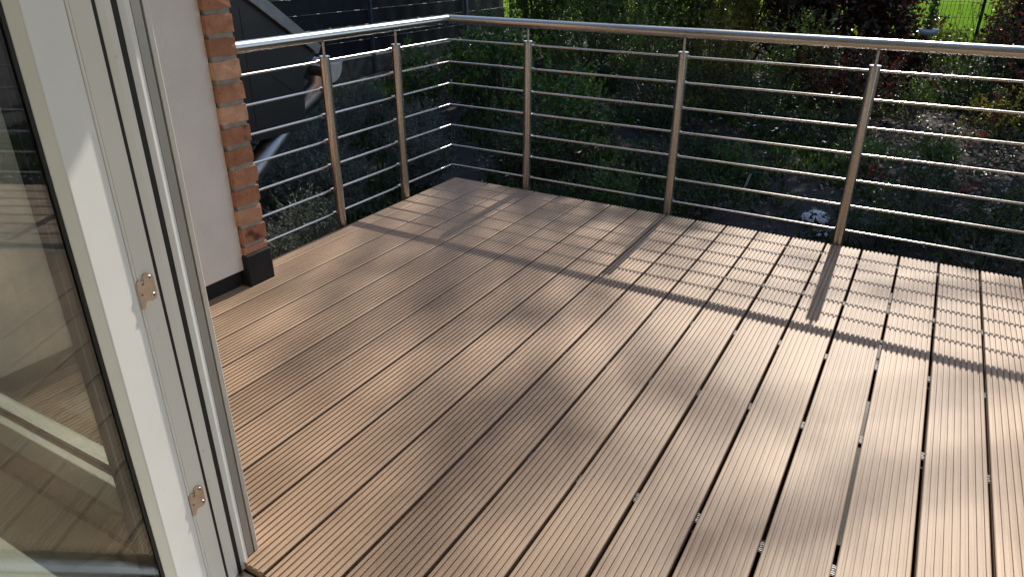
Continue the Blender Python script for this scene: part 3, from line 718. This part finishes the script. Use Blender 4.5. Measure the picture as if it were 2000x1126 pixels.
# low plants on the right of the bed
G = 'low plants in the mulch bed'
for i, (x, y, h, r, mk, lab) in enumerate([
    (1.95, 2.75, .26, .26, 'leaf_dark', 'low green tuft behind the third post'),
    (2.55, 2.15, .22, .28, 'leaf_dark', 'low green clump near the right end of the bottom rod'),
    (1.55, 3.55, .24, .24, 'leaf_fresh', 'bright low plant left of the mulch patch'),
    (2.75, 3.25, .34, .36, 'leaf_dark', 'green clump at the right edge of the bed'),
    (2.10, 4.05, .20, .18, 'leaf_fresh', 'small bright green plant in the middle of the mulch patch'),
    (1.05, 4.55, .28, .30, 'leaf_dark', 'low dark clump with white daisies around it'),
    (.15, 3.25, .24, .28, 'leaf_dark', 'low dark clump beyond the second post'),
    (.55, 2.75, .22, .18, 'leaf_fresh', 'small green plant beside the plant marker'),
    (.60, 1.75, .20, .28, 'leaf_dark', 'dark ground plant right of the second post near the deck'),
    (1.75, 1.65, .20, .24, 'leaf_dark', 'dark ground plant right of the white flowers'),
    (2.35, 1.35, .18, .24, 'leaf_grey', 'greyish ground plant near the deck edge on the right'),
    (1.95, 2.05, .24, .26, 'leaf_grey', 'blue-grey tuft behind the white flowers'),
    (2.55, 5.35, .40, .34, 'leaf_gold', 'yellowish tuft in front of the lawn gap'),
    (1.75, 5.65, .36, .32, 'leaf_privet', 'green tuft at the foot of the wire fence gap'),
    (.05, 2.25, .22, .24, 'leaf_dark', 'dark clump close to the second post'),
    (2.80, 1.75, .22, .24, 'leaf_dark', 'green clump at the right end of the deck edge'),
    (-.20, 1.55, .22, .26, 'leaf_fresh', 'low leafy plant at the deck edge left of the second post')]):
    shrub('bed_plant', x, y, h*1.15, r*1.35, M[mk], lab, 'plant', G, twigs=110, per=12, leaf=(.040, .013) if mk != 'leaf_grey' else (.03, .005), tw=(.06, .15), upright=.7, stems=3, low=.02, seed=160+i, lumps=5)
for i, (x, y, lab) in enumerate([(1.62, 3.25, 'small red leaved plant left in the mulch patch'), (2.22, 3.15, 'small bright red plant right in the mulch patch'), (2.42, 5.0, 'small red flowering plant below the right handrail')]):
    shrub('red_plant', x, y, .10 if i < 2 else .5, .09, M['leaf_red'], lab, 'plant', 'small red plants', twigs=7, per=7, leaf=(.045, .018), tw=(.04, .09), upright=.4, stems=2, seed=190+i, lumps=2)
# white candytuft cushion
def candytuft(x, y, r, n, label, seed):
    rng = np.random.default_rng(seed); z0 = float(gz(x, y))
    root = empty('white_flower_cushion', (x, y, z0)); tag(root, label, 'flowers', 'white flower cushions')
    d = sph(n*12, rng); d[:, 2] = np.abs(d[:, 2]); P = d*np.array([r, r, r*.7])*.85
    V, F = leaf_mesh(P, d+rng.normal(size=d.shape)*.4, .03, .007, rng=rng); link(bpy.data.objects.new('foliage', np_mesh('foliage', V, F, M['leaf_dark'])), root)
    fv = []; ff = []
    c = sph(n, rng); c[:, 2] = np.abs(c[:, 2])+.15; c = unit(c)
    for q in c:
        ce = q*np.array([r, r, r*.75]); t1 = unit(np.cross(q, [0.3, .1, 1])); t2 = np.cross(q, t1)
        for k in range(9):
            a = k*2.399; rr = .011*math.sqrt(k/8); o = ce + (t1*math.cos(a)+t2*math.sin(a))*rr*1.3 + q*.004*(1-k/9)
            b = len(fv); s = .0065
            for j in range(5): fv.append(o + (t1*math.cos(j*1.2566+a)+t2*math.sin(j*1.2566+a))*s)
            fv.append(o+q*.003); ff += [(b+j, b+(j+1) % 5, b+5) for j in range(5)]
    link(bpy.data.objects.new('flowers', np_mesh('flowers', np.array(fv), np.array(ff), M['petal'])), root)
candytuft(1.33, 2.02, .10, 95, 'round cushion of white flowers left of the third post', 5)
candytuft(1.42, 1.72, .045, 8, 'small tuft of white flowers in front of the bigger cushion', 6)
# daisies as single flowers
dm = MB()
for j in range(9):
    a = j*.698; dm.add([(0, 0, .09), (math.cos(a-.3)*.012, math.sin(a-.3)*.012, .092), (math.cos(a)*.017, math.sin(a)*.017, .093), (math.cos(a+.3)*.012, math.sin(a+.3)*.012, .092)], [(0, 1, 2, 3)])
dm_head = dm.mesh('flower_head', M['petal']); dm_stem = MB().tube([(0, 0, -.03), (.004, 0, .04), (0, 0, .09)], .0012, 5).mesh('stem', M['leaf_dark'])
rd = random.Random(3)
for i in range(34):
    x, y = rd.gauss(.75, .55), rd.gauss(4.5, .7)
    o = empty('daisy', (x, y, float(gz(x, y))+.05)); o.rotation_euler = (rd.uniform(-.6, .1), rd.uniform(-.3, .3), rd.uniform(0, 6)); s = rd.uniform(.8, 1.3); o.scale = (s, s, s)
    tag(o, 'tiny white daisy scattered in the dark bed', 'daisy', 'daisies in the bed')
    link(bpy.data.objects.new('flower_head', dm_head), o); link(bpy.data.objects.new('stem', dm_stem), o)
# plant marker
pmk = empty('plant_marker', (.70, 2.46, float(gz(.70, 2.46)))); pmk.rotation_euler = (.10, .22, .5); pmk.scale = (1.35, 1.35, 1.25)
tag(pmk, 'thin pale plant marker stake with a green tip', 'plant marker')
MB().box(-.007, .007, -.002, .002, -.05, .165).obj('stake', simple('pale_stake', (.42, .38, .28), .7), pmk, bevel=.001)
MB().box(-.016, .016, -.004, .004, .150, .190).obj('tip', simple('green_tip', (.02, .09, .06), .5), pmk, bevel=.003)
# pale bowl with dark plant in the hedge gap
bp = empty('hanging_bowl', (1.675, 7.3, 0.231)); tag(bp, 'pale blue-white curved bowl with a dark plant in the hedge gap', 'bowl')
pv = [(r_, z_) for r_, z_ in ((.02, 0), (.07, .012), (.105, .045), (.118, .085), (.112, .085), (.098, .05), (.06, .022), (.0, .014))]
v = []; f = []; n = 24
for r_, z_ in pv:
    for j in range(n): v.append((r_*math.cos(j*2*math.pi/n), r_*math.sin(j*2*math.pi/n), z_))
for i in range(len(pv)-1):
    for j in range(n): f.append((i*n+j, i*n+(j+1) % n, (i+1)*n+(j+1) % n, (i+1)*n+j))
MB().add(v, f, True).obj('bowl', simple('pale_glaze', (.42, .48, .58), .25), bp)
rg = np.random.default_rng(9); d = sph(260, rg); d[:, 2] = np.abs(d[:, 2]); P = rg.normal(size=(260, 3))*np.array([.022, .02, 0]) + np.array([0, 0, .02]) + np.array([0, 0, 1])*rg.uniform(0, .42, (260, 1))
V, F = leaf_mesh(P, d, .05, .025, rng=rg); link(bpy.data.objects.new('plant', np_mesh('plant', V, F, M['leaf_dark'])), bp)
MB().tube([(0, 0, .02), (0, .02, .6)], .004, 6).obj('hanger', M['wire_dark'], bp)

# bark mulch and litter: nobody could count it
def mulch(n=15000):
    rng = np.random.default_rng(21)
    x = rng.uniform(-5.2, 5.8, n); y = rng.uniform(.1, 8.8, n)
    den = np.sin(x*1.3+.5)*np.sin(y*1.1+1) + rng.normal(size=n)*.5 + .9*np.exp(-((x-2.1)**2/.8+(y-4.0)**2/3))
    keep = den > -.25; x, y = x[keep], y[keep]
    x2 = rng.uniform(-4.8, -.6, 2500); y2 = rng.uniform(-1.4, .2, 2500); x = np.r_[x, x2]; y = np.r_[y, y2]; n = len(x)
    z = gz(x, y) + rng.uniform(.0, .025, n)
    L = rng.uniform(.012, .05, n); W = L*rng.uniform(.25, .6, n); T = rng.uniform(.002, .008, n)
    a = rng.uniform(0, 6.283, n); t1 = rng.normal(size=n)*.35; t2 = rng.normal(size=n)*.35
    ex = np.stack([np.cos(a), np.sin(a), t1], -1); ex = unit(ex); up = np.stack([-t1, t2, np.ones(n)], -1); ey = unit(np.cross(up, ex)); ez = np.cross(ex, ey)
    P = np.stack([x, y, z], -1); cs = []
    for sz in (-1, 1):
        for sy in (-1, 1):
            for sx in (-1, 1): cs.append(P + ex*(sx*L/2)[:, None]*(1 if sy > 0 else .7) + ey*(sy*W/2)[:, None] + ez*(sz*T/2)[:, None])
    V = np.stack(cs, 1).reshape(-1, 3); b = (np.arange(n)*8)[:, None]
    F = np.concatenate([b+np.array(q)[None] for q in [(0,2,3,1),(4,5,7,6),(0,1,5,4),(2,6,7,3),(0,4,6,2),(1,3,7,5)]], 1).reshape(-1, 4)
    o = bpy.data.objects.new('bark_mulch', np_mesh('bark_mulch', V, F, M['chip'])); link(o); tag(o, 'dark bark mulch and dry leaf litter between the plants', 'mulch', None, 'stuff')
mulch()
def dry_leaves(n=3600):
    rng = np.random.default_rng(31)
    x = np.r_[rng.normal(2.1, .55, n//2), rng.uniform(-4.5, 4.5, n//2)]; y = np.r_[rng.normal(4.5, 1.3, n//2), rng.uniform(.6, 14, n//2)]
    P = np.stack([x, y, gz(x, y)+rng.uniform(.015, .05, n)], -1); D = rng.normal(size=(n, 3))*np.array([1, 1, .25])
    V, F = leaf_mesh(P, D, rng.uniform(.03, .07, n), rng.uniform(.018, .035, n), .5, rng)
    m = leaf_mat('dry_leaf', [(0, (.09, .06, .045)), (.6, (.22, .165, .125)), (1, (.55, .48, .42))], .42, .2, (1.1, 1, .9))
    o = bpy.data.objects.new('leaf_litter', np_mesh('leaf_litter', V, F, m)); link(o); tag(o, 'pale dry leaves lying on the mulch', 'leaves', None, 'stuff')
dry_leaves()
def groundcover(n=52000):
    rng = np.random.default_rng(41)
    x = rng.uniform(-5.1, 5.8, n); y = rng.uniform(.2, 8.8, n)
    den = np.sin(x*2.1-1)*np.cos(y*1.7) + .6*np.sin(x*5.3+y*4.1) + rng.normal(size=n)*.3 - 2.2*np.exp(-((x-2.15)**2/.45+(y-4.6)**2/1.8))
    k = den > -.15; x, y = x[k], y[k]; n = len(x); m_ = 3
    P = np.repeat(np.stack([x, y, gz(x, y)], -1), m_, 0) + rng.normal(size=(n*m_, 3))*np.array([.02, .02, .004])
    D = rng.normal(size=(n*m_, 3))*.6 + np.array([0, 0, .9])
    V, F = leaf_mesh(P, D, rng.uniform(.035, .11, n*m_), rng.uniform(.009, .024, n*m_), .4, rng)
    o = bpy.data.objects.new('ground_cover', np_mesh('ground_cover', V, F, M['leaf_dark'])); link(o); tag(o, 'low green weeds and ground cover in the bed', 'ground cover', None, 'stuff')
groundcover()
def grass(n=42000):
    rng = np.random.default_rng(51)
    x = rng.uniform(-.5, 5.5, n); y = 14.2 + 12*rng.random(n)**1.3
    z = np.where(y < 13, np.maximum(gz(x, y), -.52), -.5)+.03
    P = np.stack([x, y, z], -1); D = rng.normal(size=(n, 3))*.35 + np.array([0, 0, 1])
    V, F = leaf_mesh(P, D, rng.uniform(.05, .13, n), rng.uniform(.006, .014, n), .3, rng)
    o = bpy.data.objects.new('grass', np_mesh('grass', V, F, M['grass'])); link(o); tag(o, 'bright sunlit grass blades of the lawn', 'grass', None, 'stuff')
grass()

# ------------------------------------------------------------------ tall trees beyond the hedge (they cast the dappled shade), and canopies added to darken the bed
def tree(x, y, trunk_h, clumps, label, seed, leaf=.11):
    """clumps: list of (centre xyz, radius, leaf count)"""
    rng = np.random.default_rng(seed)
    root = empty('garden_tree', (x, y, -.5)); tag(root, label, 'tree', 'tall trees beyond the hedge')
    mb = MB(); top = Vector((.25, .1, trunk_h))
    tp = [Vector((0, 0, -.2)), Vector((.06, .02, trunk_h*.3)), Vector((-.05, .08, trunk_h*.65)), top]
    mb.tube(tp, [.22, .17, .13, .05], 12)
    mb.obj('trunk', M['bark'], root)
    lm = MB(); Ps = []; Ds = []
    for c, r, n in clumps:
        c = Vector(c) - Vector((x, y, -.5)); t = min(1, max(.25, (c.z-1.8)/trunk_h))
        b = tp[1].lerp(top, t); mid = b.lerp(c, .5) + Vector((0, 0, -.25))
        lm.tube([b, mid, c], [.055, .035, .012], 6, caps=False)
        nb = max(6, n//14)
        e = sph(nb, rng)*(r*rng.random((nb, 1))**.42)*np.array([1.15, 1.0, .8])
        for q in e[:14]: lm.tube([c, c+Vector(q)], [.012, .004], 4, caps=False)
        per = max(1, n//nb)
        p = (np.array(c)[None]+e).repeat(per, 0) + rng.normal(size=(nb*per, 3))*.11
        Ps.append(p); Ds.append(sph(len(p), rng)*np.array([1, 1, .6]) + np.array([0, 0, -.3]))
    lm.obj('limbs', M['bark'], root)
    P = np.concatenate(Ps); D = np.concatenate(Ds); n = len(P)
    V, F = leaf_mesh(P, D, leaf*rng.uniform(.6, 1.2, n), leaf*.55*rng.uniform(.7, 1.2, n), .3, rng)
    link(bpy.data.objects.new('crown', np_mesh('crown', V, F, M['leaf_tree'])), root)
def above(px, py, t, dx=0, dz=0):
    """point on the sun ray that reaches the deck at (px, py)"""
    k = t/TO_SUN.y
    return (px + TO_SUN.x*k + dx, py + t, TO_SUN.z*k + dz)
def sun_clumps(specs, t0, jit=.6, seed=1):
    rg = random.Random(seed)
    return [(above(px, py, t0 + rg.uniform(-jit, jit)), r, n) for px, py, r, n in specs]
def shade_canopy(xc, rx, y0, y1, n, seed, leaves=620):  # unseen leaf clumps added over the bed to block sun and sky light
    g = random.Random(seed); out = []
    for i in range(n):
        xx = xc-rx+2*rx*((i*.618034+.1) % 1); yy = y0+(y1-y0)*(i+.5)/n; top = .94*yy-.6
        zz = g.uniform(min(3.4, top-.5), max(3.5, top))
        fy = yy-zz/.94                                   # where its shade falls on the bed
        if abs(xx-2.2) < .55 and 3.4 < fy < 6.8: continue
        if fy > 6.6 and g.random() < .6: continue
        out.append(((xx+g.uniform(-.2, .2), yy, zz), g.uniform(.6, .95), leaves))
    return out
def patch(specs):
    return [(x, y, r, max(10, int(tau*math.pi*r*r/.0014))) for x, y, r, tau in specs]
deckL = patch([(-.15, -.30, .22, .30), (.12, -.62, .26, .35), (.05, -1.10, .34, .45), (.42, -1.00, .24, .9), (.44, -1.42, .22, .7), (.80, -1.30, .20, 1.0), (-.20, -1.65, .26, .22), (.25, -1.95, .22, .30),
    (.80, -2.00, .24, .9), (1.12, -1.75, .20, 1.1), (.60, -2.40, .24, .30), (1.05, -2.35, .24, .9), (.70, -.62, .15, .5), (.95, -.45, .16, .6), (.45, -.35, .16, .45), (.10, -2.45, .3, .25), (1.35, -1.50, .14, .5), (-.3, -2.2, .3, .25), (.25, -.2, .12, .4)])
deckR = patch([(1.50, -1.55, .16, .7), (1.55, -2.05, .22, .7), (1.85, -1.72, .14, .7), (1.32, -.75, .12, .45), (1.55, -.28, .12, .45), (1.88, -.42, .12, .45), (2.1, -.95, .10, .3), (1.95, -2.3, .2, .4), (2.35, -.25, .12, .4), (2.5, -1.5, .25, .4), (3.0, -.8, .3, .5), (3.3, -2.0, .4, .5)])
tree(-2.2, 14.2, 13.4, sun_clumps(deckL, 14.5, .8, 3), 'tall leafy tree far beyond the left half of the hedge', 301, .10)
tree(6.2, 14.6, 13.4, sun_clumps(deckR, 14.3, .8, 4), 'tall leafy tree far beyond the right half of the hedge', 302, .10)
tree(-3.8, 10.6, 7.0, shade_canopy(-2.9, 2.5, 5.4, 11.8, 40, 5, 760), 'unseen tree canopy added to shade the left part of the bed', 303, .14)
tree(5.4, 10.8, 7.0, shade_canopy(1.9, 2.7, 5.0, 11.8, 46, 6, 760), 'unseen tree canopy added to shade the right part of the bed', 304, .14)
